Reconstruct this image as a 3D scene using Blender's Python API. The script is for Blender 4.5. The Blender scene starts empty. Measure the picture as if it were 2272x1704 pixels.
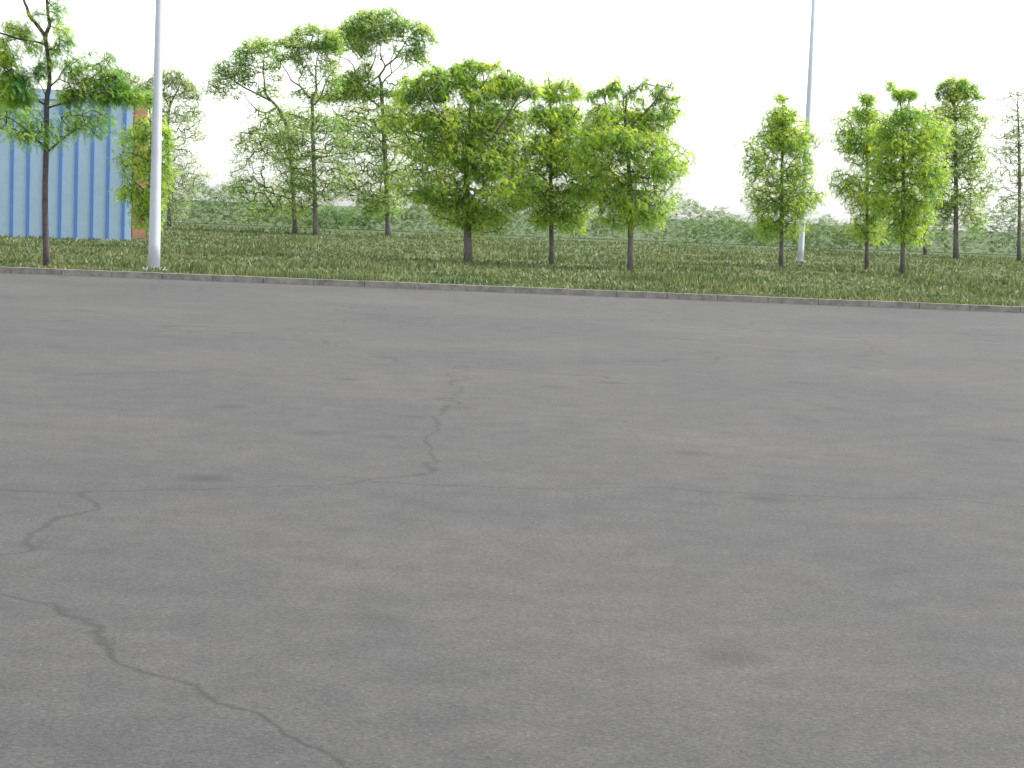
import bpy, math, random
import numpy as np
from mathutils import Vector, Matrix
S = bpy.context.scene
COL = S.collection
R = math.radians
# ---------------- camera (roll and pitch solved from the two vertical poles) ----------------
F, W, H = 4000.0, 2272.0, 1704.0
cam = bpy.data.objects.new('camera', bpy.data.cameras.new('camera')); COL.objects.link(cam); S.camera = cam
cam.data.sensor_width = 36; cam.data.lens = F/W*36; cam.data.clip_end = 6000
CM = Matrix.Translation((0, 0, 1.6)) @ Matrix.Rotation(R(90-5.45), 4, 'X') @ Matrix.Rotation(R(2.25), 4, 'Z')
cam.matrix_world = CM
# ---------------- light ----------------
EL, AZ = R(52), R(84)
w = bpy.data.worlds.new('World'); S.world = w; w.use_nodes = True
nt = w.node_tree
sk = nt.nodes.new('ShaderNodeTexSky'); sk.sky_type = 'NISHITA'; sk.sun_disc = False
sk.sun_elevation = EL; sk.sun_rotation = AZ; sk.dust_density = 1.5; sk.air_density = 1.0; sk.ozone_density = 1
hs = nt.nodes.new('ShaderNodeHueSaturation'); hs.inputs['Saturation'].default_value = .1
nt.links.new(sk.outputs[0], hs.inputs['Color']); nt.links.new(hs.outputs[0], nt.nodes['Background'].inputs[0])
nt.nodes['Background'].inputs[1].default_value = .15
sl = bpy.data.lights.new('sun', 'SUN'); sl.energy = 2.1; sl.angle = R(4); sl.color = (1, .96, .9)
so = bpy.data.objects.new('sun', sl); COL.objects.link(so)
sv = Vector((math.sin(AZ)*math.cos(EL), math.cos(AZ)*math.cos(EL), math.sin(EL)))
so.rotation_euler = (-sv).to_track_quat('-Z', 'Y').to_euler()
S.view_settings.view_transform = 'Standard'; S.view_settings.look = 'None'; S.view_settings.gamma = 1
S.view_settings.exposure = 1.45

def P(px, py, Y):
    """world point on the ray of source pixel (px,py) at world distance y=Y"""
    d = CM.to_3x3() @ Vector(((px-W/2)/F, -(py-H/2)/F, -1))
    return Vector((0, 0, 1.6)) + d*(Y/d.y)
def foot(px, py, Y):
    p = P(px, py, Y); return Vector((p.x, p.y, 0))

# ---------------- helpers ----------------
def tag(o, label=None, cat=None, group=None, kind=None):
    for k, v in (('label', label), ('category', cat), ('group', group), ('kind', kind)):
        if v: o[k] = v
    return o
def mesh(name, V, Fc, mat, parent=None, smooth=False):
    me = bpy.data.meshes.new(name); me.from_pydata(V, [], Fc); me.update()
    if mat: me.materials.append(mat)
    if smooth: me.shade_smooth()
    o = bpy.data.objects.new(name, me); COL.objects.link(o)
    if parent: o.parent = parent; o.matrix_parent_inverse = Matrix.Translation(-parent.location)
    return o
def empty(name, loc):
    o = bpy.data.objects.new(name, None); o.location = loc; COL.objects.link(o); return o
class MB:
    def __init__(s): s.V = []; s.F = []
    def box(s, a, b):
        n = len(s.V); (x0, y0, z0), (x1, y1, z1) = a, b
        s.V += [(x0,y0,z0),(x1,y0,z0),(x1,y1,z0),(x0,y1,z0),(x0,y0,z1),(x1,y0,z1),(x1,y1,z1),(x0,y1,z1)]
        s.F += [tuple(n+i for i in f) for f in ((0,3,2,1),(4,5,6,7),(0,1,5,4),(1,2,6,5),(2,3,7,6),(3,0,4,7))]
    def tube(s, pts, rad, n=6, cap=True):
        base = len(s.V); m = len(pts); up = Vector((.13, .97, .2)).normalized()
        for i, p in enumerate(pts):
            t = (pts[min(i+1, m-1)]-pts[max(i-1, 0)])
            t = t.normalized() if t.length > 1e-6 else Vector((0, 0, 1))
            a = t.cross(up); a = a.normalized() if a.length > 1e-3 else Vector((1, 0, 0)); b = t.cross(a)
            for k in range(n):
                q = 2*math.pi*k/n; s.V.append(tuple(p + (a*math.cos(q)+b*math.sin(q))*rad[i]))
        for i in range(m-1):
            for k in range(n):
                j = (k+1) % n; s.F.append((base+i*n+k, base+i*n+j, base+(i+1)*n+j, base+(i+1)*n+k))
        if cap:
            s.F.append(tuple(base+(m-1)*n+k for k in range(n))); s.F.append(tuple(base+n-1-k for k in range(n)))
    def build(s, name, mat, parent=None, smooth=False): return mesh(name, s.V, s.F, mat, parent, smooth)

# ---------------- materials ----------------
def mat(name):
    m = bpy.data.materials.new(name); m.use_nodes = True; return m, m.node_tree, m.node_tree.nodes['Principled BSDF']
def ramp(t, cols, fac):
    r = t.nodes.new('ShaderNodeValToRGB'); e = r.color_ramp.elements
    while len(e) < len(cols): e.new(.5)
    for i, (p, c) in enumerate(cols): e[i].position = p; e[i].color = (*c, 1)
    t.links.new(fac, r.inputs[0]); return r.outputs[0]
def noise(t, scale, detail=4, rough=.6, vec=None):
    n = t.nodes.new('ShaderNodeTexNoise'); n.inputs['Scale'].default_value = scale; n.inputs['Detail'].default_value = detail
    n.inputs['Roughness'].default_value = rough
    if vec is None:
        g = t.nodes.new('ShaderNodeNewGeometry'); vec = g.outputs['Position']
    t.links.new(vec, n.inputs['Vector']); return n.outputs['Fac']
def bump(t, b, h, dist, st=.5):
    n = t.nodes.new('ShaderNodeBump'); n.inputs['Distance'].default_value = dist; n.inputs['Strength'].default_value = st
    t.links.new(h, n.inputs['Height']); t.links.new(n.outputs[0], b.inputs['Normal'])
def mixc(t, a, b, fac, mode='MIX'):
    m = t.nodes.new('ShaderNodeMix'); m.data_type = 'RGBA'; m.blend_type = mode
    for s, v in ((0, fac), (6, a), (7, b)):
        if hasattr(v, 'links'): t.links.new(v, m.inputs[s])
        else: m.inputs[s].default_value = v if s == 0 else (*v, 1)
    return m.outputs[2]
def leaf_mat(name, dark, mid, light, tr=.5, clump=1.2):
    m, t, b = mat(name)
    g = t.nodes.new('ShaderNodeNewGeometry')
    n = noise(t, clump, 2)
    a = t.nodes.new('ShaderNodeMath'); a.operation = 'MULTIPLY_ADD'; t.links.new(g.outputs['Random Per Island'], a.inputs[0])
    a.inputs[1].default_value = .45
    s = t.nodes.new('ShaderNodeMath'); s.operation = 'MULTIPLY_ADD'; t.links.new(n, s.inputs[0]); s.inputs[1].default_value = 1.5; s.inputs[2].default_value = -.5
    t.links.new(s.outputs[0], a.inputs[2])
    c = ramp(t, [(.1, dark), (.5, mid), (.92, light)], a.outputs[0])
    t.links.new(c, b.inputs['Base Color']); b.inputs['Roughness'].default_value = .55
    tb = t.nodes.new('ShaderNodeBsdfTranslucent')
    hs = t.nodes.new('ShaderNodeHueSaturation'); hs.inputs['Value'].default_value = 2.0; hs.inputs['Hue'].default_value = .485; hs.inputs['Saturation'].default_value = 1.1
    t.links.new(c, hs.inputs['Color']); t.links.new(hs.outputs[0], tb.inputs[0])
    ms = t.nodes.new('ShaderNodeMixShader'); ms.inputs[0].default_value = tr
    t.links.new(b.outputs[0], ms.inputs[1]); t.links.new(tb.outputs[0], ms.inputs[2])
    t.links.new(ms.outputs[0], t.nodes['Material Output'].inputs[0]); return m
def bark(name, a, b_):
    m, t, b = mat(name); n = noise(t, 9, 6, .7)
    t.links.new(ramp(t, [(.3, a), (.7, b_)], n), b.inputs['Base Color']); b.inputs['Roughness'].default_value = .9
    bump(t, b, noise(t, 30, 5), .02); return m
BARK = bark('dark_bark', (.035, .026, .03), (.1, .08, .085))
BARKF = bark('grey_bark', (.07, .062, .058), (.17, .15, .14))
L_NEAR = leaf_mat('locust_leaf', (.045, .18, .055), (.16, .30, .055), (.42, .50, .07), .55, 1.3)
L_MID = leaf_mat('bright_leaf', (.09, .20, .045), (.23, .37, .065), (.48, .52, .08), .55, 1.6)
L_FAR = leaf_mat('olive_leaf', (.12, .25, .075), (.25, .37, .10), (.40, .46, .15), .55, .8)
L_GREY = leaf_mat('grey_leaf', (.17, .25, .12), (.27, .34, .15), (.36, .41, .18), .5, .8)

L_HEDGE = leaf_mat('hedge_leaf', (.04,.09,.03), (.08,.15,.04), (.15,.2,.06), .4, .4)
def paint(name, col, rough=.45, dirt=(.6, .6, .6), amt=.35):
    m, t, b = mat(name); n = noise(t, 3, 6, .7)
    r = ramp(t, [(.45, (0, 0, 0)), (.8, (amt, amt, amt))], n)
    t.links.new(mixc(t, col, tuple(c*d for c, d in zip(col, dirt)), r), b.inputs['Base Color']); b.inputs['Roughness'].default_value = rough; return m
M_POLE = paint('pole_paint', (.46, .49, .55)); M_STEEL = paint('galvanised_steel', (.35, .36, .37), .5)
M_PALE = paint('pale_blue_cladding', (.30, .42, .55), .5); M_BLUE = paint('blue_strip', (.055, .16, .42), .4)
M_TERRA = paint('orange_brick', (.42, .19, .11), .8); 
M_TERRA, t_, b__ = mat('orange_brick_wall')
bt = t_.nodes.new('ShaderNodeTexBrick'); tc = t_.nodes.new('ShaderNodeTexCoord'); mp = t_.nodes.new('ShaderNodeMapping'); mp.inputs['Rotation'].default_value = (R(90), 0, 0)
t_.links.new(tc.outputs['Object'], mp.inputs[0]); t_.links.new(mp.outputs[0], bt.inputs['Vector']); bt.inputs['Scale'].default_value = 4.4
bt.inputs['Color1'].default_value = (.42,.17,.10,1); bt.inputs['Color2'].default_value = (.34,.14,.085,1); bt.inputs['Mortar'].default_value = (.4,.33,.27,1); bt.inputs['Mortar Size'].default_value = .012
t_.links.new(bt.outputs['Color'], b__.inputs['Base Color']); b__.inputs['Roughness'].default_value = .9
M_ROOF = paint('grey_roof', (.3, .32, .34), .8)

# ---------------- ground ----------------
def sheet(name, x0, x1, y0, y1, z, m, kind='structure'):
    return tag(mesh(name, [(x0,y0,z),(x1,y0,z),(x1,y1,z),(x0,y1,z)], [(0,1,2,3)], m), kind=kind)
mg, t, b = mat('grass_soil'); n = noise(t, .35, 8, .65)
c = ramp(t, [(.3, (.03, .055, .018)), (.55, (.05, .085, .022)), (.75, (.10, .11, .04))], n)
c2 = mixc(t, c, (.12, .10, .055), ramp(t, [(.62, (0,0,0)), (.75, (.6,.6,.6))], noise(t, .9, 6)))
t.links.new(c2, b.inputs['Base Color']); b.inputs['Roughness'].default_value = .95; bump(t, b, noise(t, 25, 4), .06, .8)
ma, t, b = mat('asphalt')
c = ramp(t, [(.3, (.034, .034, .036)), (.5, (.045, .0445, .044)), (.72, (.062, .060, .058))], noise(t, .22, 9, .7))
c = mixc(t, c, (.15, .145, .135), ramp(t, [(.66, (0,0,0)), (.72, (.6,.6,.6))], noise(t, 70, 3)))
c = mixc(t, c, (.03, .03, .031), ramp(t, [(.66, (0,0,0)), (.74, (.7,.7,.7))], noise(t, .8, 5)))
vo = t.nodes.new('ShaderNodeTexVoronoi'); vo.feature = 'DISTANCE_TO_EDGE'; vo.inputs['Scale'].default_value = .16
g = t.nodes.new('ShaderNodeNewGeometry'); vm = t.nodes.new('ShaderNodeVectorMath'); vm.operation = 'ADD'
nn = t.nodes.new('ShaderNodeTexNoise'); nn.inputs['Scale'].default_value = .9; nn.inputs['Detail'].default_value = 6
t.links.new(g.outputs['Position'], nn.inputs['Vector']); t.links.new(g.outputs['Position'], vm.inputs[0]); t.links.new(nn.outputs['Color'], vm.inputs[1])
t.links.new(vm.outputs[0], vo.inputs['Vector'])
c = mixc(t, (.016, .016, .015), c, ramp(t, [(0, (.2,.2,.2)), (.0022, (1,1,1))], vo.outputs['Distance']))
vp = t.nodes.new('ShaderNodeTexVoronoi'); vp.inputs['Scale'].default_value = .9
t.links.new(g.outputs['Position'], vp.inputs['Vector'])
c = mixc(t, c, ramp(t, [(.02, (.55,.55,.55)), (.11, (.8,.8,.8)), (.17, (1,1,1))], vp.outputs['Distance']), 1.0, 'MULTIPLY')
c = mixc(t, c, ramp(t, [(.35, (.55,.55,.55)), (.5, (1,1,1)), (.68, (1.6,1.58,1.52))], noise(t, 55, 5, .8)), 1.0, 'MULTIPLY')
c = mixc(t, c, ramp(t, [(.3, (.72,.72,.73)), (.55, (1,1,1)), (.7, (1.15,1.14,1.12))], noise(t, 3.2, 7, .75)), 1.0, 'MULTIPLY')
t.links.new(c, b.inputs['Base Color']); b.inputs['Roughness'].default_value = .88; bump(t, b, noise(t, 90, 3), .006, .6)
sheet('ground', -1500, 1500, -300, 4000, 0, mg)
sheet('car_park_asphalt', -60, 60, -20, 35.7, .004, ma)
mk, t, b = mat('kerb_concrete'); t.links.new(ramp(t, [(.3, (.10,.095,.085)), (.6, (.24,.23,.21))], noise(t, 4, 8, .7)), b.inputs['Base Color']); b.inputs['Roughness'].default_value = .9
k = MB(); rk = random.Random(5); x = -60
while x < 60: k.box((x+.006, 35.7+rk.uniform(0,.008), -.05), (x+.994, 35.85, .12+rk.uniform(0,.006))); x += 1
tag(k.build('kerb', mk), kind='structure')
# grass blades on the verge nearest the kerb
rg = random.Random(3); V = []; Fc = []
mgr = leaf_mat('grass_blade', (.035,.065,.02), (.07,.10,.03), (.19,.18,.08), .3, .45)
for i in range(60000):
    y = 35.9 + (rg.random()**1.7)*75; x = rg.uniform(-.3, .3)*y*1.06
    h = rg.uniform(.05, .16)*(.7+.9*max(0, math.sin(x*.7+math.sin(y*.31)*2)*math.sin(y*.23+x*.11))); a = rg.uniform(0, 6.28); q = .02+y*.0004; n = len(V)
    V += [(x-q*math.cos(a), y-q*math.sin(a), 0), (x+q*math.cos(a), y+q*math.sin(a), 0), (x+rg.uniform(-.06,.06), y+rg.uniform(-.06,.06), h)]
    Fc.append((n, n+1, n+2))
tag(mesh('verge_grass', V, Fc, mgr), 'short rough green grass covering the verge behind the kerb', 'grass', kind='stuff')

# ---------------- trees ----------------
def smooth_path(pts, rr, k=3):
    out, ro = [], []
    n = len(pts)
    for i in range(n-1):
        p0, p1, p2, p3 = pts[max(i-1,0)], pts[i], pts[i+1], pts[min(i+2,n-1)]
        for j in range(k):
            u = j/k
            out.append(.5*((2*p1)+(p2-p0)*u+(2*p0-5*p1+4*p2-p3)*u*u+(3*p1-p0-3*p2+p3)*u**3)); ro.append(rr[i]*(1-u)+rr[i+1]*u)
    out.append(pts[-1]); ro.append(rr[-1]); return out, ro
def frond(V, Fc, p, d, L, pairs, rnd, wid, droop):
    """a pinnate leaf: leaflets along a drooping rachis"""
    d = d.normalized(); side = d.cross(Vector((0,0,1)))
    side = side.normalized() if side.length > .05 else Vector((1,0,0))
    side = (side + Vector((rnd.uniform(-.5,.5), rnd.uniform(-.5,.5), rnd.uniform(-.6,.6)))).normalized()
    q = p.copy(); st = L/pairs
    for i in range(pairs):
        d = (d + Vector((0, 0, -droop*1.6/pairs))).normalized(); q2 = q + d*st
        ll = wid*(.55+.9*math.sin(math.pi*(i+1)/(pairs+1)))
        for sg in (-1, 1):
            o = (side*sg + d*.5).normalized()*ll; n = len(V); e = d*st*.42
            V += [tuple(q), tuple(q+o*.5+e), tuple(q+o), tuple(q+o*.5-e)]
            Fc.append((n, n+1, n+2, n+3))
        q = q2
def tree(name, label, cat, Y, limbs, blobs, leafm, barkm, seed, group=None, fr=(3, .2, 6, .03, .6, .08), lean=(0,0,0), depth=1.0, twr=.006, low=(), fill=1):
    """limbs: lists of (px,py,halfwidth_px); the first is the trunk, from ground up. blobs: (px,py,rx,ry,count)"""
    rnd = random.Random(seed); s = Y/F
    blobs = list(blobs)
    if leafm is L_MID:
        for (cx, cy, rx, ry, cnt) in list(blobs):
            if cy < 205 and cnt > 30 and rnd.random() < .8:
                sx = cx+rnd.uniform(-.8,.8)*rx; sl2 = rnd.uniform(-1.5,2.5)
                for u in range(3): blobs.append((sx+u*sl2, cy-ry-1-u*2.6, 1.6, 2, 2))
    if fill != 1: blobs = [(a, b_, c*fill, d*fill, int(e*fill)) for a, b_, c, d, e in blobs]
    for (cx, y0, y1, hw, n) in low:
        for i in range(7):
            u = (i+.5)/7; v = math.sin(math.pi*(.16+.74*u))**.6
            for sd in (-1, 1): blobs.append((cx+sd*rnd.uniform(.15,.5)*hw*v, y0+(y1-y0)*(u+rnd.uniform(-.05,.05)), hw*v*rnd.uniform(.4,.6), (y1-y0)*rnd.uniform(.10,.15), int(n*v/7)))
    base = foot(limbs[0][0][0], limbs[0][0][1], Y)
    root = tag(empty(name, base), label, cat, group)
    nodes = []; wood = MB(); placed = []
    for li, lm in enumerate(limbs):
        pts = []
        if li == 0: off = 0; dr = rnd.uniform(-.3,.3)
        else:
            q0 = lm[0]; nb = min(placed, key=lambda a: (a[0]-q0[0])**2+(a[1]-q0[1])**2); off = nb[2]; dr = rnd.choice((-1,1))*rnd.uniform(.35,1.)
        run = 0
        for i, (px, py, hw) in enumerate(lm):
            if i: run += math.hypot(px-lm[i-1][0], py-lm[i-1][1])*s
            o = off + run*dr*.6*depth*(0 if li == 0 else 1)
            p = P(px, py, Y+o)
            if li == 0 and i == 0: p = Vector((p.x, p.y, -.1))
            pts.append(p); placed.append((px, py, o))
        pp, rr = smooth_path(pts, [hw*s for _,_,hw in lm])
        if li == 0: rr[0] *= 1.5; rr[1] *= 1.15
        wood.tube(pp, rr, 8 if li == 0 else 6)
        nodes += pp[(3 if li == 0 else 1):]
    # tufts
    tufts = []
    for (cx, cy, rx, ry, cnt) in blobs:
        oc = rnd.uniform(-.5,.5)*depth*rx*s
        for i in range(cnt):
            while True:
                a, b_, c_ = rnd.uniform(-1,1), rnd.uniform(-1,1), rnd.uniform(-1,1)
                if a*a+b_*b_+c_*c_ < 1: break
            sh = .75+.25*rnd.random()
            tufts.append(P(cx+a*rx, cy+b_*ry, Y+oc+c_*max(rx, ry)*s*depth))
    N = np.array([tuple(n) for n in nodes]); nn0 = len(nodes)
    A = np.array([tuple(x) for x in tufts])
    d0 = np.min(((A[:,None,:]-N[None,:,:])**2).sum(2), axis=1); order = np.argsort(d0)
    PT = list(nodes); par = [-1]*nn0; arr = np.zeros((nn0+len(tufts)*8, 3)); arr[:nn0] = N; cnt = nn0; tips = []
    for i in order:
        p = A[i]; dv = arr[:cnt]-p; dd = (dv**2).sum(1)
        dd = dd + np.where(arr[:cnt,2] > p[2]+.1, dd*.6, 0)
        j = int(np.argmin(dd)); a = Vector(arr[j]); bb = Vector(p); L = (bb-a).length
        st = max(1, min(6, int(L/.35)+1)); prev = j
        for k_ in range(1, st+1):
            u = k_/st; q = a.lerp(bb, u) + Vector((0,0,-.08*L*math.sin(math.pi*u)))
            if k_ < st: q += Vector([rnd.gauss(0, .07*L/st+.01) for _ in range(3)])
            arr[cnt] = q; par.append(prev); prev = cnt; cnt += 1
        tips.append((prev, (bb-a)))
    wt = np.zeros(cnt)
    for i, _ in tips: wt[i] += 1
    for i in range(cnt-1, nn0-1, -1):
        if par[i] >= 0: wt[par[i]] += wt[i]
    for i in range(nn0, cnt):
        a, b_ = Vector(arr[par[i]]), Vector(arr[i]); r1 = min(twr*math.sqrt(wt[i]+.5), twr*4)
        r0 = min(twr*math.sqrt((wt[par[i]] if par[i] >= nn0 else wt[i])+.5), twr*4)
        if (b_-a).length > 1e-4: wood.tube([a, b_], [min(r0, r1*1.6), r1], 3, False)
    wood.build('trunk', barkm, root, True)
    nf, FL, pairs, wid, droop, sp = fr; V = []; Fc = []; lv = Vector(lean)
    for i, dr in tips:
        p = Vector(arr[i]); d = dr.normalized() if dr.length > 1e-3 else Vector((0,0,1))
        for k_ in range(max(1, int(rnd.gauss(nf, nf*.3)))):
            dd = (d*.5 + Vector((rnd.gauss(0,.7), rnd.gauss(0,.7), rnd.gauss(.1,.5))) + lv).normalized()
            q = p + Vector((rnd.gauss(0, 1), rnd.gauss(0, 1), rnd.gauss(0, .75)))*sp
            frond(V, Fc, q, dd, FL*rnd.uniform(.6, 1.2), pairs, rnd, wid*rnd.uniform(.7,1.2), droop)
    mesh('crown', V, Fc, leafm, root)
    return root

NEARF = (4, .24, 8, .026, .7, .09); MIDF = (5.6, .19, 5, .031, .9, .10); FARF = (8, .16, 2, .038, .6, .19)
# near tree at the left edge
tree('feathery_tree', 'tall feathery-leaved tree at the far left with a dark forking trunk and bare upper limbs', 'tree', 40,
 [[(104,612,7.5),(100,450,6.8),(103,320,6.2),(104,222,5.6),(108.5,197,5.2),(110,170,5),(107,129,4.6),(103,102,5),(100.4,81,5.4),(107,64,4.2),(110,54,3.9),(107,34,3.5),(104,0,3.2),(102,-60,2.6),(108,-140,1.6),(112,-200,.8)],
  [(101,84,5),(93.6,70.5,4.6),(76,47.5,4.4),(65,34,4.4),(59.7,16,3.6),(53,0,3.1),(40,-60,2.2),(30,-130,1)],
  [(60,37,1),(46,32,.6),(32.5,28.5,.5),(13,24.5,.4),(-4,26,.3)],
  [(72,80,.7),(58,58,.5),(51,44,.4),(47.5,34,.4),(38,16,.35),(28,-2,.3)],
  [(101,100,3),(84,93.6,2.2),(68,91,2),(36.6,85,2.4),(20,79,2.4),(0,73,2),(-40,58,1)],
  [(40,86,1.2),(24,89,.9),(8,92,.6)],
  [(111,192,2.2),(120,184,1.9),(129,175,1.5),(137,159,1.1),(150,145,.7),(168,130,.5)],
  [(136,162,1),(160,160,.8),(190,142,.6),(204,118,.4)],
  [(129,175,1.3),(165,185,1),(210,168,.8),(240,140,.5),(246,116,.3)],
  [(104,235,2.5),(60,205,2),(28,165,2),(5,145,1.2)],
  [(104,240,2.2),(150,225,1.6),(200,205,1.2),(260,190,.7)],
  [(103,215,1.6),(92,192,1),(84,180,.7)],
  [(28,170,1.6),(29,153,1.8),(12,162,1.5),(0,170,1.2)],
  [(102,330,3),(60,290,2),(20,260,1)], [(102,340,3),(150,300,2),(200,270,1)],
  [(107,10,1.2),(118,-20,.8),(135,-40,.5)],[(53,0,1.2),(20,-30,.8),(-20,-50,.4)]],
 [(18,58,14,10,26),(50,72,13,14,55),(8,92,20,14,40),(64,104,18,13,36),(12,132,22,20,100),(84,32,12,7,13),(121,10,14,9,18),(126,26,12,7,12),(115,42,10,6,14),(140,62,20,11,22),
  (150,92,15,4,18),(132,100,12,7,16),(118,110,10,8,22),(106,134,7,12,22),(96,120,10,8,4),(86,152,14,12,34),(84,168,14,10,22),(40,172,30,16,90),(12,175,22,20,80),(150,140,14,10,20),(160,162,24,14,50),(190,150,22,12,28),(168,130,12,6,9),
  (195,118,9,10,8),(238,120,10,10,8),(235,142,18,12,24),(250,170,18,14,40),(190,186,34,18,80),(160,205,22,18,60),(240,198,38,22,90),(272,208,20,12,45),
  (50,205,30,18,90),(15,212,22,22,80),(96,95,6,30,8),(30,200,30,14,60),(150,214,16,8,20),(180,208,30,9,50),(240,212,30,9,50),(285,214,16,12,30),(305,220,12,8,14),(300,205,8,8,5),(255,200,12,10,20),(150,218,18,8,40),(262,188,16,10,24),(225,172,14,10,26),(45,222,22,8,26),(215,215,26,10,40),(215,150,14,10,10),(140,78,16,12,14),(60,45,16,12,3),(100,-60,70,50,120),(40,270,70,40,150),(190,265,70,35,150),(100,300,70,30,80)],
 L_NEAR, BARK, 11, fr=NEARF, lean=(.55,0,-.15), twr=.0035)
# bright mid trees
tree('bright_leafy_tree', 'dense bright yellow-green tree right of the tallest crown, spreading widest of the nearer trees', 'tree', 55,
 [[(1040,580,8),(1035,420,7),(1040,300,5),(1045,225,2.4),(1048,190,.8)],
  [(1038,330,4),(1060,250,2),(1074,190,1),(1085,165,.9),(1094,151,.7),(1104,140,.4)],
  [(1074,185,1.7),(1072,165,1.5),(1066,150,1),(1060,138,.5)],
  [(1038,330,4),(980,260,3),(950,210,1.2),(935,175,.5)],[(950,210,1),(975,185,.7),(972,160,.6)],
  [(1040,350,4),(1110,280,2.4),(1150,215,1),(1165,207,.7),(1185,212,.4)],[(1145,225,.8),(1140,180,.6),(1130,155,.4)],
  [(1145,225,1.2),(1160,190,.7),(1165,172,.3)],[(1035,330,3),(905,290,2),(890,220,1)],[(1045,195,1.2),(1020,170,.8),(1012,148,.4)],
  [(1155,212,1),(1190,195,.7),(1194,180,.3)]],
 [(900,215,22,22,90),(935,190,26,22,130),(970,165,24,14,75),(985,190,28,22,130),(1015,160,20,14,80),(1035,150,12,10,38),(1050,138,7,9,16),(1068,152,14,10,42),(1083,150,5,9,12),(1100,145,9,5,14),(1108,137,3,4,5),
  (1040,185,28,24,150),(1090,190,26,18,110),(1118,178,20,12,65),(1128,158,5,8,10),(1140,185,18,14,55),(1160,180,8,7,12),(1170,200,22,10,52),(1190,194,8,4,9),(1130,210,34,14,110),(1060,215,40,14,130),(960,215,40,14,130),(1185,212,9,10,20),
  (905,185,14,8,18),(940,160,10,6,8),
  (900,260,60,40,200),(1000,270,70,45,300),(1110,265,70,40,260),(1050,330,110,40,260)],
 L_MID, BARKF, 21, 'leafy trees in the middle distance', fr=MIDF, low=[(1040,250,500,190,1900)], twr=.006)
tree('bright_leafy_tree', 'narrow green tree with one upright spiky shoot and a rounded shoulder beside it', 'tree', 56,
 [[(1225,590,5),(1222,430,4.4),(1222,300,3.4),(1221,225,2.4),(1219,190,1.4),(1217,176,.8),(1211,163,.4)],
  [(1222,224,2),(1234,205,1.5),(1243,190,1),(1248,178,.5)],[(1236,203,1),(1256,200,.9),(1270,196,.7),(1279,206,.5),(1288,216,.4)],
  [(1250,180,.5),(1262,180,.4),(1272,185,.3)],[(1222,300,2),(1190,260,1.3),(1183,235,.6)],[(1222,300,2),(1270,260,1.4),(1290,230,.7)]],
 [(1216,178,4,7,10),(1220,190,4,6,9),(1215,208,11,16,60),(1228,218,16,8,42),(1243,192,11,9,40),(1250,176,5,4,6),(1262,180,8,3,8),(1274,196,9,8,26),(1280,208,12,8,24),(1262,215,22,6,26),(1240,214,12,5,14),(1212,166,4,4,3),
  (1200,255,30,25,110),(1250,260,45,30,200),(1235,320,60,30,160)],
 L_MID, BARKF, 22, 'leafy trees in the middle distance', fr=MIDF, low=[(1235,255,500,140,1200)], twr=.006)
tree('bright_leafy_tree', 'loose wind-swept tree with wispy drooping sprays, ending the middle row beside open sky', 'tree', 54,
 [[(1400,590,6),(1398,430,5),(1390,300,3.6),(1385,245,2)],
  [(1390,300,3),(1350,250,2),(1310,222,1.4),(1325,214,.9),(1345,208,.6)],[(1350,250,2),(1342,220,1.4),(1352,200,1.2),(1362,190,.8),(1366,178,.6)],
  [(1388,260,2),(1390,215,1.2),(1400,205,1.2),(1416,196,1),(1424,184,.7),(1440,178,.5)],[(1416,196,.7),(1430,200,.5),(1442,196,.4)],
  [(1388,290,2.4),(1440,240,2),(1458,216,1.4),(1470,200,1.2),(1482,190,.8),(1496,185,.5)],[(1470,200,.8),(1465,190,.5),(1458,186,.4)],
  [(1448,230,1.4),(1490,222,1),(1512,214,.5)],[(1400,205,.7),(1396,192,.5),(1400,188,.4)],[(1342,215,.8),(1336,190,.3),(1333,176,.25)]],
 [(1313,213,12,9,34),(1330,204,10,7,24),(1352,204,13,9,52),(1366,184,7,6,18),(1372,170,5,2,3),(1370,200,7,7,14),(1348,190,5,4,6),(1384,212,8,5,14),(1402,204,10,5,20),(1414,197,5,4,7),(1395,190,8,3,6),(1424,192,4,6,6),(1432,186,7,4,8),(1436,176,7,3,5),(1440,196,6,2,4),
  (1468,207,8,8,22),(1460,215,10,8,24),(1459,190,5,3,7),(1472,192,3,3,4),(1476,218,8,6,12),(1488,186,8,3,6),(1474,177,3,2,2),(1492,179,3,2,2),(1484,194,6,3,4),(1418,220,12,4,18),(1448,206,5,6,8),(1492,218,12,4,15),(1504,218,9,5,14),(1376,224,16,5,14),
  (1340,250,40,25,150),(1400,260,50,30,200),(1470,250,45,25,150),(1400,320,90,35,220)],
 L_MID, BARKF, 23, 'leafy trees in the middle distance', fr=(4.4, .21, 5, .03, 1.0, .085), low=[(1400,255,500,170,1500)], lean=(.3,0,-.1), twr=.005)
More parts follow.
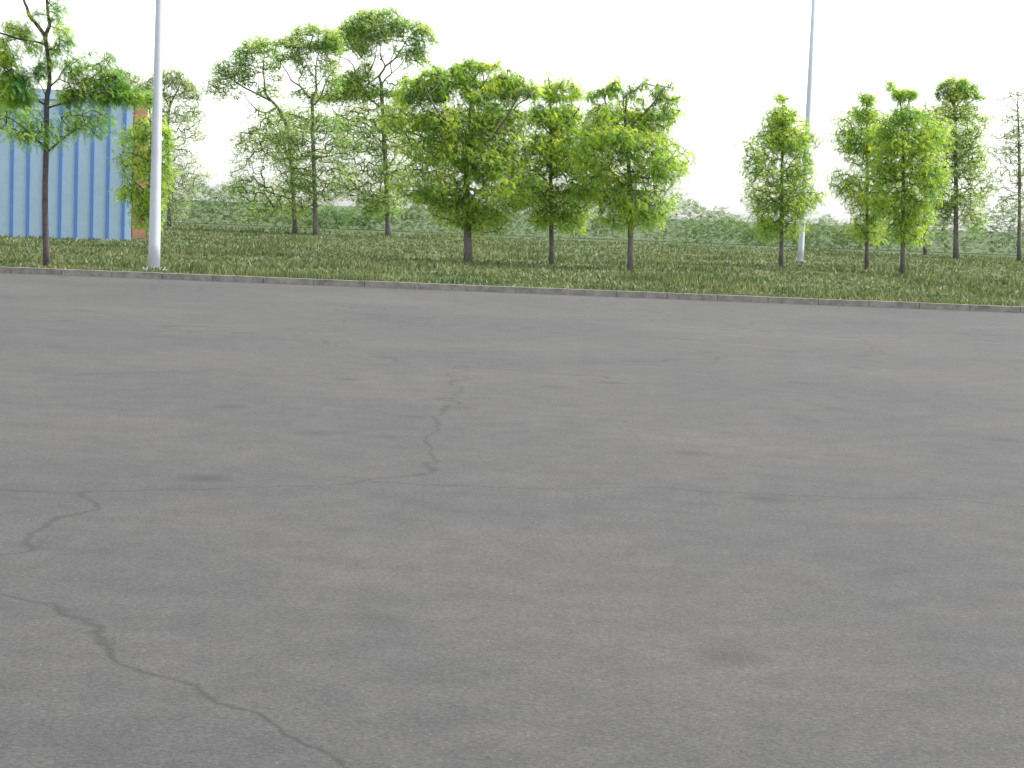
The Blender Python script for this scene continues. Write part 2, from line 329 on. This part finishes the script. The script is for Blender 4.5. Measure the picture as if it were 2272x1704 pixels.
# the tall far group
tree('spreading_tree', 'airy spreading tree left of its two taller neighbours, its low limbs arching out left', 'tree', 96,
 [[(655,545,5),(650,420,4.4),(640,300,4),(620,245,3.6),(600.5,222,2.8),(592,212,2.5),(588,203,2.4),(586,176,1.7),(584,156,1.3),(585.6,129,.9),(586,108,.5)],
  [(600.5,224,2.6),(572,209,2.1),(543.6,195,1.8),(524.6,183,1.5),(508,169.5,1),(484,149,.5)],
  [(530,186,1.1),(515,188.5,.9),(497,195,.7),(477,203,.4)],[(580,212,1),(574,201,.9),(573,180,.7),(573,163,.5)],
  [(578,209,.9),(570,195,.6),(562.6,183,.4)],[(585,170,1),(583,164,.9),(566.6,153,.7),(558.5,133,.5),(553,120,.3)],
  [(570,245,1.2),(549,222,.9),(543.6,209,.7),(534,201,.5),(515,195,.4)],[(612,240,2),(590,250,1.4),(570,245,1.2)],[(588,170,.7),(600,160,.5),(614,150,.3)],[(600,222,.8),(602,208,.5),(610,195,.3)],
  [(580,218,.6),(560,215,.4),(535,216,.4),(526,222,.3)],[(588,180,.6),(604,172,.4),(616,168,.3)]],
 [(585,92,20,8,36),(562,104,18,12,48),(585,110,22,12,46),(545,98,8,6,7),(570,82,8,5,5),(538,112,12,10,16),(520,118,10,7,9),(545,128,18,14,50),(525,135,12,10,20),(500,142,12,8,12),(487,150,12,8,18),(580,140,20,12,30),(612,118,14,10,18),(618,140,12,10,22),(600,148,12,8,18),
  (527,150,18,12,34),(505,165,18,12,36),(530,168,20,12,48),(485,172,16,10,26),(475,185,14,12,26),(485,200,18,10,26),(462,200,9,8,8),(500,190,18,10,16),(555,160,14,8,16),(610,170,14,6,12),(620,176,10,5,6),(580,205,8,8,18),(600,190,14,12,18),(560,188,10,6,6),(605,210,12,8,8),
  (530,205,14,8,6),(500,215,16,7,8),(525,218,6,5,5),(620,205,8,12,5),(540,180,14,8,20),(640,260,40,20,40),(600,300,60,30,60)],
 L_FAR, BARKF, 31, fill=1.42, group='tall trees in the far group', fr=FARF, low=[(600,250,470,130,620)], twr=.009)
tree('spreading_tree', 'middle tree of the tall group, open crown over many thin upright branches', 'tree', 93,
 [[(700,550,5),(698,420,4.6),(694,300,4.2),(693,240,4),(692,217,3.6),(702,201,2.8),(701,183,2.2),(701,149,1.4),(703.6,129,1),(708,112,.6),(706,95,.3)],
  [(691,217,3),(683,213,2.6),(665.6,191,2.1),(648,180,1.6),(638.5,163,1.3),(629,148,.9),(618,133,.6),(608,122,.4)],
  [(665.6,191,1.4),(663,176,1.2),(672,160,1),(671,133,.7),(664,115,.4)],[(663,176,.8),(658,165,.5),(652,155,.3)],
  [(648,180,.8),(622,179,.6),(603,176,.4)],[(638,160,.6),(625,155,.5),(610,156,.4)],[(701,178,1.4),(699.6,175,1.2),(683,152,1),(679,140,.7),(672,125,.4)],
  [(703,190,1.2),(706,186,1.1),(720,164,.8),(727,150,.5),(722,135,.3)],
  [(694,235,2.6),(710,217,2.2),(718.5,194,1.6),(728,172,1.2),(741.6,153,.9),(750,140,.6),(756,125,.4)],[(728,172,.7),(734,150,.5),(736,135,.4),(744,122,.3)],
  [(700,150,.7),(692,130,.5),(696,115,.4),(690,105,.3)]],
 [(665,72,14,8,30),(690,62,12,8,26),(660,86,14,8,22),(698,72,10,8,18),(735,78,18,10,50),(712,66,10,6,10),(690,52,4,5,2),(632,95,18,8,34),(650,102,16,7,32),(620,92,10,7,14),(672,106,16,7,34),(700,100,20,10,66),(735,96,18,12,66),(720,110,16,8,26),(642,85,8,5,6),(658,64,6,4,5),
  (660,125,12,10,26),(640,125,10,9,14),(665,140,12,10,24),(655,120,10,8,14),(625,130,12,9,20),(680,125,8,8,10),(718,128,12,8,14),(725,142,14,12,24),(742,150,12,14,26),(690,155,12,10,14),(720,160,12,10,14),(675,170,8,6,6),(675,155,10,8,10),(745,115,12,10,20),
  (700,180,10,6,8),(685,200,22,10,22),(670,212,20,8,16),(650,205,8,5,4),(700,215,20,6,22),(735,190,14,16,30),(740,180,12,10,14),(700,270,50,25,60),(660,300,50,25,40)],
 L_FAR, BARKF, 32, fill=1.42, group='tall trees in the far group', fr=FARF, low=[(700,250,460,120,620)], twr=.009)
tree('spreading_tree', 'tallest tree, its broad rounded crown reaching nearly to the top of the view', 'tree', 95,
 [[(862,552,6),(858,420,5.4),(852,300,4.8),(847,215,4.2),(846,190,3.8),(843,176,3),(842,168,2.6),(851,155,2.4),(855.6,146.5,2.3),(873,133,1.8),(892,108.5,1.3),(903,87,1),(915,76,.6)],
  [(847,215,2.4),(815,190,2.4),(828.5,178,2),(846,163,2.2)],[(853,146,1.8),(853,142,1.7),(846,129,1.6),(843,115,1.3),(845,105,1),(840,85,.6),(830,65,.4)],
  [(847.5,186,2),(858,172,1.7),(868,163,1.6),(866.5,136,1.3),(874.6,115,1.1),(870.5,92,.8),(868,77,.6),(866,50,.4)],
  [(868,163,1.2),(887,146.5,1.1),(898,130,1),(905,115,.6),(915,100,.4)],[(846,200,2.6),(820,185,2),(817,168,1.6),(820,156,1.5),(830,136,1.3),(832.6,119,1),(822,108,.6)],
  [(832.6,119,.9),(836,100,.8),(825,75,.6),(812,55,.4)],[(847,240,2.6),(800,200,2),(788,157,1.5),(777,137,1.2),(752.6,125,.9),(736,120,.7),(720,119,.4)],
  [(777,137,.8),(773,120,.5),(768,112,.4)],[(845,129,.8),(856,118,.5),(862,108,.4)],[(862,140,1),(880,128,.9),(895,118,.6),(910,108,.5)],
  [(812,160,1),(808,140,.8),(810,120,.6),(800,90,.4)],[(892,108,.8),(900,95,.5),(925,80,.5),(945,85,.3)],[(870,166,.7),(885,165,.6),(895,163,.4)],[(873,133,.8),(890,125,.5),(920,120,.3)]],
 [(800,35,16,12,52),(825,32,18,10,54),(855,32,16,10,36),(868,24,10,6,13),(884,30,8,7,10),(785,52,18,12,60),(815,55,22,14,92),(850,55,22,14,66),(882,50,16,10,38),(905,52,20,10,54),(930,62,20,12,66),(948,72,14,10,30),(958,85,12,8,15),(965,93,8,4,6),(975,95,4,3,2),
  (765,45,5,5,3),(775,68,20,12,80),(800,78,22,12,92),(830,78,18,10,54),(855,75,16,8,36),(880,66,18,8,50),(925,78,14,6,20),(757,58,6,4,5),
  (765,85,20,10,72),(745,82,18,10,52),(790,98,20,12,80),(810,105,16,12,56),(835,92,16,10,38),(860,88,14,8,22),(885,85,10,10,20),(915,92,16,10,32),(932,100,12,10,28),(925,115,16,10,40),(905,118,12,8,22),(885,118,10,6,12),(940,118,8,8,12),(930,130,14,8,20),
  (800,122,10,8,18),(755,108,18,6,24),(735,105,14,7,20),(820,120,8,8,12),(840,128,6,10,8),(870,105,10,6,10),(912,135,14,7,12),(935,142,10,6,8),(950,145,8,10,8),(905,150,14,8,7),
  (812,148,14,8,34),(795,165,16,10,50),(770,175,20,10,50),(750,185,14,8,20),(815,170,14,12,34),(830,190,14,8,22),(780,195,30,14,110),(750,210,26,12,100),(800,212,34,12,140),(780,185,24,14,70),(720,218,20,8,40),(840,205,24,8,50),(865,210,20,8,36),(890,200,20,12,26),(900,178,16,10,24),(870,185,12,6,6),(775,158,12,5,8),(750,168,10,4,6),
  (800,260,60,35,160),(870,255,40,35,100),(850,300,80,30,100)],
 L_FAR, BARKF, 33, fill=1.25, group='tall trees in the far group', fr=FARF, low=[(840,250,480,140,900)], twr=.009)
# two grey-green trees beyond the building, and a third half hidden
tree('distant_tree', 'grey-green domed tree beyond the building, partly crossed by the thick pale pole', 'tree', 104,
 [[(375,540,4),(374,400,3.6),(372,300,3.2),(376,240,2.6),(386,215,2),(392,205,1.6),(398,192,.9),(405,180,.4)],
  [(376,240,1.8),(362,205,1.2),(366,192,1),(360,180,.6),(350,170,.4)],[(388,212,1),(410,206,.8),(425,215,.5)],[(376,235,1.2),(380,200,.8),(383,175,.5),(378,162,.3)],[(373,260,1.6),(345,220,1),(330,195,.6),(325,180,.3)],[(392,205,.8),(392,185,.5),(396,170,.3)]],
 [(366,162,12,4,22),(382,157,6,5,10),(398,164,10,5,18),(360,178,14,8,36),(385,178,16,7,40),(402,176,10,6,20),(418,188,12,7,30),(378,190,12,6,16),(405,196,14,8,34),(428,198,8,8,20),(362,206,12,8,26),(400,212,8,8,10),(375,216,14,7,30),(422,212,16,8,32),(438,215,8,6,10),(450,205,4,4,2),
  (340,178,8,8,12),(345,162,5,4,5),(332,182,8,5,16),(318,192,16,7,44),(330,200,14,5,24),(310,200,12,5,16),(380,250,45,22,80),(420,250,30,20,50)],
 L_GREY, BARKF, 41, fill=1.25, group='grey-green trees beyond the building', fr=FARF, low=[(380,250,470,110,460)], twr=.008)
tree('distant_tree', 'pale grey-green tree between the feathery tree and the thick pale pole', 'tree', 106,
 [[(272,540,3.6),(272,400,3.2),(273,300,2.6),(274,220,1.6),(273,190,1),(268,170,.5)],
  [(273,210,1),(285,190,.7),(300,175,.4)],[(273,215,1),(258,190,.7),(250,165,.4)],[(273,240,1),(295,205,.7),(310,190,.3)]],
 [(258,160,12,6,26),(275,162,12,6,20),(252,178,10,8,16),(272,176,10,6,20),(286,168,8,6,10),(300,172,9,4,10),(294,182,12,5,14),(308,176,5,3,4),(278,192,14,7,26),(290,202,14,6,30),(260,195,10,8,14),(280,240,35,18,50)],
 L_GREY, BARKF, 42, fill=1.25, group='grey-green trees beyond the building', fr=FARF, low=[(275,245,470,90,360)], twr=.008)
# trees to the right
def rt(label, X, Y, limbs, blobs, seed, lm=L_MID, fr=MIDF, cat='tree', name='low_tree', g='small treetops toward the right', tw=.006, low=()):
    return tree(name, label, cat, Y, limbs, blobs, lm, BARKF, seed, g, fr=fr, twr=tw, low=low)
rt('small treetop barely showing left of the thin pale pole', 0, 64,
 [[(1735,570,4),(1735,400,3.4),(1737,270,2),(1736,225,1),(1730,212,.5)],[(1736,225,.8),(1745,218,.6),(1750,220,.4)]],
 [(1731,213,5,3,12),(1728,219,3,4,7),(1737,216,3,4,4),(1747,220,4,2,6),(1736,222,6,2,6),(1740,255,34,24,160),(1740,310,50,34,220)], 51, low=[(1737,262,520,105,1000)])
rt('small two-lobed treetop between the thin pale pole and the taller twin-topped tree', 0, 66,
 [[(1925,575,4),(1924,400,3.4),(1924,270,2),(1922,225,1),(1914,214,.5),(1909,207,.3)],[(1923,240,1),(1932,222,.7),(1934,213,.4)]],
 [(1909,206,3,3,4),(1916,211,4,3,6),(1918,219,7,5,22),(1933,216,6,6,24),(1930,223,12,4,18),(1925,255,32,24,150),(1925,310,48,34,220)], 52, low=[(1925,260,520,100,900)])
rt('twin-topped bright treetop with a thin twig curling up left, beside the round tree', 0, 62,
 [[(2005,580,4.6),(2004,400,4),(2002,270,2.4),(1996,220,1.4),(1992,206,.9),(1984,200,.7),(1979,193,.5),(1973,188,.4)],[(1973,188,.35),(1977,184,.3),(1982,182,.2)],[(1973,188,.3),(1968,187,.25)],
  [(2002,260,1.6),(2018,222,1),(2018,208,.8),(2012,201,.5)],[(2018,208,.6),(2028,210,.5),(2032,213,.3)],[(1994,208,.7),(2002,200,.4)]],
 [(1970,187,4,2,6),(1978,184,4,2,7),(1976,192,3,3,5),(1981,197,3,3,6),(1985,202,4,3,10),(1994,207,8,4,26),(2003,201,4,3,10),(1996,217,7,7,32),(2004,212,4,6,10),(2017,203,5,3,12),(2026,208,7,4,18),(2032,213,2,3,3),(2018,216,5,6,16),(2010,258,36,24,170),(2010,315,50,34,230)], 53, low=[(2015,262,530,115,1100)])
rt('round brushy green tree with upright branches, standing behind the smaller treetops', 0, 98,
 [[(2122,560,5),(2121,400,4.6),(2119,290,4),(2117,228,3),(2115,205,1.6),(2114,185,.7)],[(2118,235,2.4),(2105,212,1.4),(2096,195,.8),(2094,184,.4)],[(2118,235,2),(2092,208,1),(2084,195,.5)],[(2118,230,2),(2128,205,1.4),(2136,186,.7),(2138,176,.3)],[(2118,240,2),(2145,212,1.2),(2160,195,.7),(2163,187,.3)],[(2119,250,2),(2155,225,1.2),(2170,205,.5)],[(2110,220,1.2),(2108,195,.8),(2105,180,.3)],[(2118,250,1.5),(2090,225,.8),(2078,210,.4)]],
 [(2115,178,4,8,22),(2105,185,6,8,26),(2095,188,5,7,22),(2137,180,8,8,44),(2144,186,6,6,22),(2128,190,8,8,40),(2088,196,5,8,26),(2107,198,5,10,26),(2120,200,10,10,64),(2136,198,10,10,56),(2160,190,4,6,14),(2154,198,8,8,36),(2165,200,5,7,14),(2080,210,4,6,16),(2095,206,5,5,10),(2118,214,16,8,90),(2145,212,14,10,84),(2168,214,10,8,44),(2182,218,6,5,12),(2102,218,8,6,30),(2080,219,6,5,14),(2120,168,2,3,2),
  (2122,250,52,30,300),(2122,300,60,34,260)], 54, L_FAR, (7,.17,2,.04,.1,.13), name='round_tree', g=None, tw=.009, low=[(2122,250,500,120,1200)])
rt('thin sparse treetop just coming into view at the right edge', 0, 100,
 [[(2262,570,4),(2262,400,3.4),(2260,290,2.4),(2258,230,1.2),(2260,205,.5)],[(2260,240,1),(2245,215,.6),(2238,205,.3)],[(2260,240,1),(2275,215,.6),(2280,200,.3)],[(2260,250,.9),(2222,225,.6),(2206,215,.3)]],
 [(2238,203,4,5,4),(2246,208,5,4,6),(2258,202,7,5,6),(2262,212,8,5,13),(2256,220,8,4,8),(2240,216,6,3,6),(2275,206,6,6,8),(2228,214,4,3,3),(2208,220,4,5,3),(2206,214,2,3,2),(2222,221,5,2,2),(2270,220,8,4,8),(2258,260,42,25,110),(2258,310,50,30,110)], 55, L_GREY, (4,.17,2,.04,.1,.1), tw=.006, low=[(2262,255,490,105,600)])
rt('tiny faint treetop tip just left of the round brushy tree', 0, 108,
 [[(2053,565,3.2),(2053,400,2.8),(2053,290,2),(2053,235,1),(2054,222,.4)],[(2053,240,.8),(2048,222,.3)]],
 [(2049,220,3,3,3),(2056,221,4,3,4),(2053,250,16,18,60),(2053,300,34,30,140)], 56, L_GREY, (5,.17,2,.04,.1,.1), low=[(2053,240,480,60,350)])

# low hedge line closing the view under the crowns (stuff: reads as one mass)
def hedge():
    rnd = random.Random(77); V = []; Fc = []
    for i in range(30000):
        x = rnd.uniform(-42, 42); y = 122+rnd.gauss(0, 1.2)
        top = 2.6+.9*math.sin(x*.21+1)+.6*math.sin(x*.53+2)*math.sin(x*.17)+.25*math.sin(x*1.9)+.2*math.sin(x*4.3)
        p = Vector((x, y, top*rnd.random()**.8+rnd.gauss(0,.1)))
        frond(V, Fc, p, Vector((rnd.gauss(0,1), rnd.gauss(0,1), rnd.gauss(.2,.6))), .22, 2, rnd, .1, .3)
    o = mesh('hedgerow', V, Fc, L_HEDGE); tag(o, 'long low green hedgerow far behind all the trees', 'hedge', kind='stuff')
hedge()

rt('small yellow-green tree in front of the orange-brown block, touching the thick pole', 0, 58,
 [[(338,575,3.4),(337,400,3),(334,270,2),(330,230,1.2),(326,212,.5)],[(333,245,1),(318,225,.6)]],
 [(331,212,7,5,14),(318,217,5,3,4),(334,219,6,7,26),(328,230,10,5,20)], 57, low=[(325,268,500,75,600)])

# ---------------- poles ----------------
def pole(label, px0, py0, px1, py1, Y, w_top, w_bot, height):
    # widths in px at the two pixel rows; the pole stands upright
    a, b_ = P(px0, py0, Y), P(px1, py1, Y); x = (a.x+b_.x)/2
    root = tag(empty('lamp_post', (x, Y, 0)), label, 'pole', 'pale upright poles')
    s = Y/F; sl_ = (w_bot-w_top)*s/2/(a.z-b_.z)
    r = lambda z: w_bot*s/2 + (b_.z-z)*sl_
    sh = MB(); zs = [.03, .6, 1.2, 2.5, 4, 5.5, 7, height]
    sh.tube([Vector((x, Y, z)) for z in zs], [r(z) for z in zs], 28); sh.build('shaft', M_POLE, root, True)
    bp = MB(); q = r(0)+.11; bp.box((x-q, Y-q, 0), (x+q, Y+q, .03)); bp.build('base_plate', M_STEEL, root)
    for i in (-1, 1):
        for j in (-1, 1):
            bo = MB(); bo.tube([Vector((x+i*(q-.05), Y+j*(q-.05), .03)), Vector((x+i*(q-.05), Y+j*(q-.05), .08))], [.018, .018], 6); bo.build('bolt', M_STEEL, root)
    return root
pole('thick pale grey tapering pole left of the tall tree group, nearer of the two poles', 354, 0, 349, 224, 40, 16.2, 20.2, 7.5)
pole('thin pale grey pole standing in open sky toward the right, farther of the two poles', 1807.5, 0, 1794.8, 224, 75, 11.4, 12, 13)

# ---------------- blue building and orange block ----------------
def rbuild(name, label, cat, corner, ang, length, dep, zt, wallm, trim, strips=(), tk=.35):
    # corner = right front corner on the ground; the front runs to the left from it, turned by ang
    root = tag(empty(name, corner), label, cat)
    def put(mb, nm, m):
        o = mb.build(nm, m); o.parent = root; return o
    m = MB(); m.box((-length, 0, 0), (0, dep, zt-tk)); put(m, 'wall', wallm)
    m = MB(); m.box((-length-.05, -.08, zt-tk), (.04, dep+.05, zt)); put(m, 'roof', trim)
    for x in strips:
        m = MB(); m.box((x-.055, -.06, 0), (x+.055, -.002, zt-tk-.003)); put(m, 'strip', M_BLUE)
    root.rotation_euler = (0, 0, ang); return root
c = P(297, 208, 66)
rbuild('warehouse', 'pale blue clad building with dark blue vertical strips, behind the feathery tree', 'building', (c.x, 66, 0), R(13.5), 22, 12, c.z, M_PALE, M_PALE,
       [-.3-i*.56 for i in range(38)])
c = P(329, 211, 70)
rbuild('brick_block', 'small orange-brown block beside the blue building, left of the thick pole', 'building', (c.x, 70, 0), R(13.5), (329-301)*70/F+.02, 5, c.z, M_TERRA, M_TERRA, (), .08)
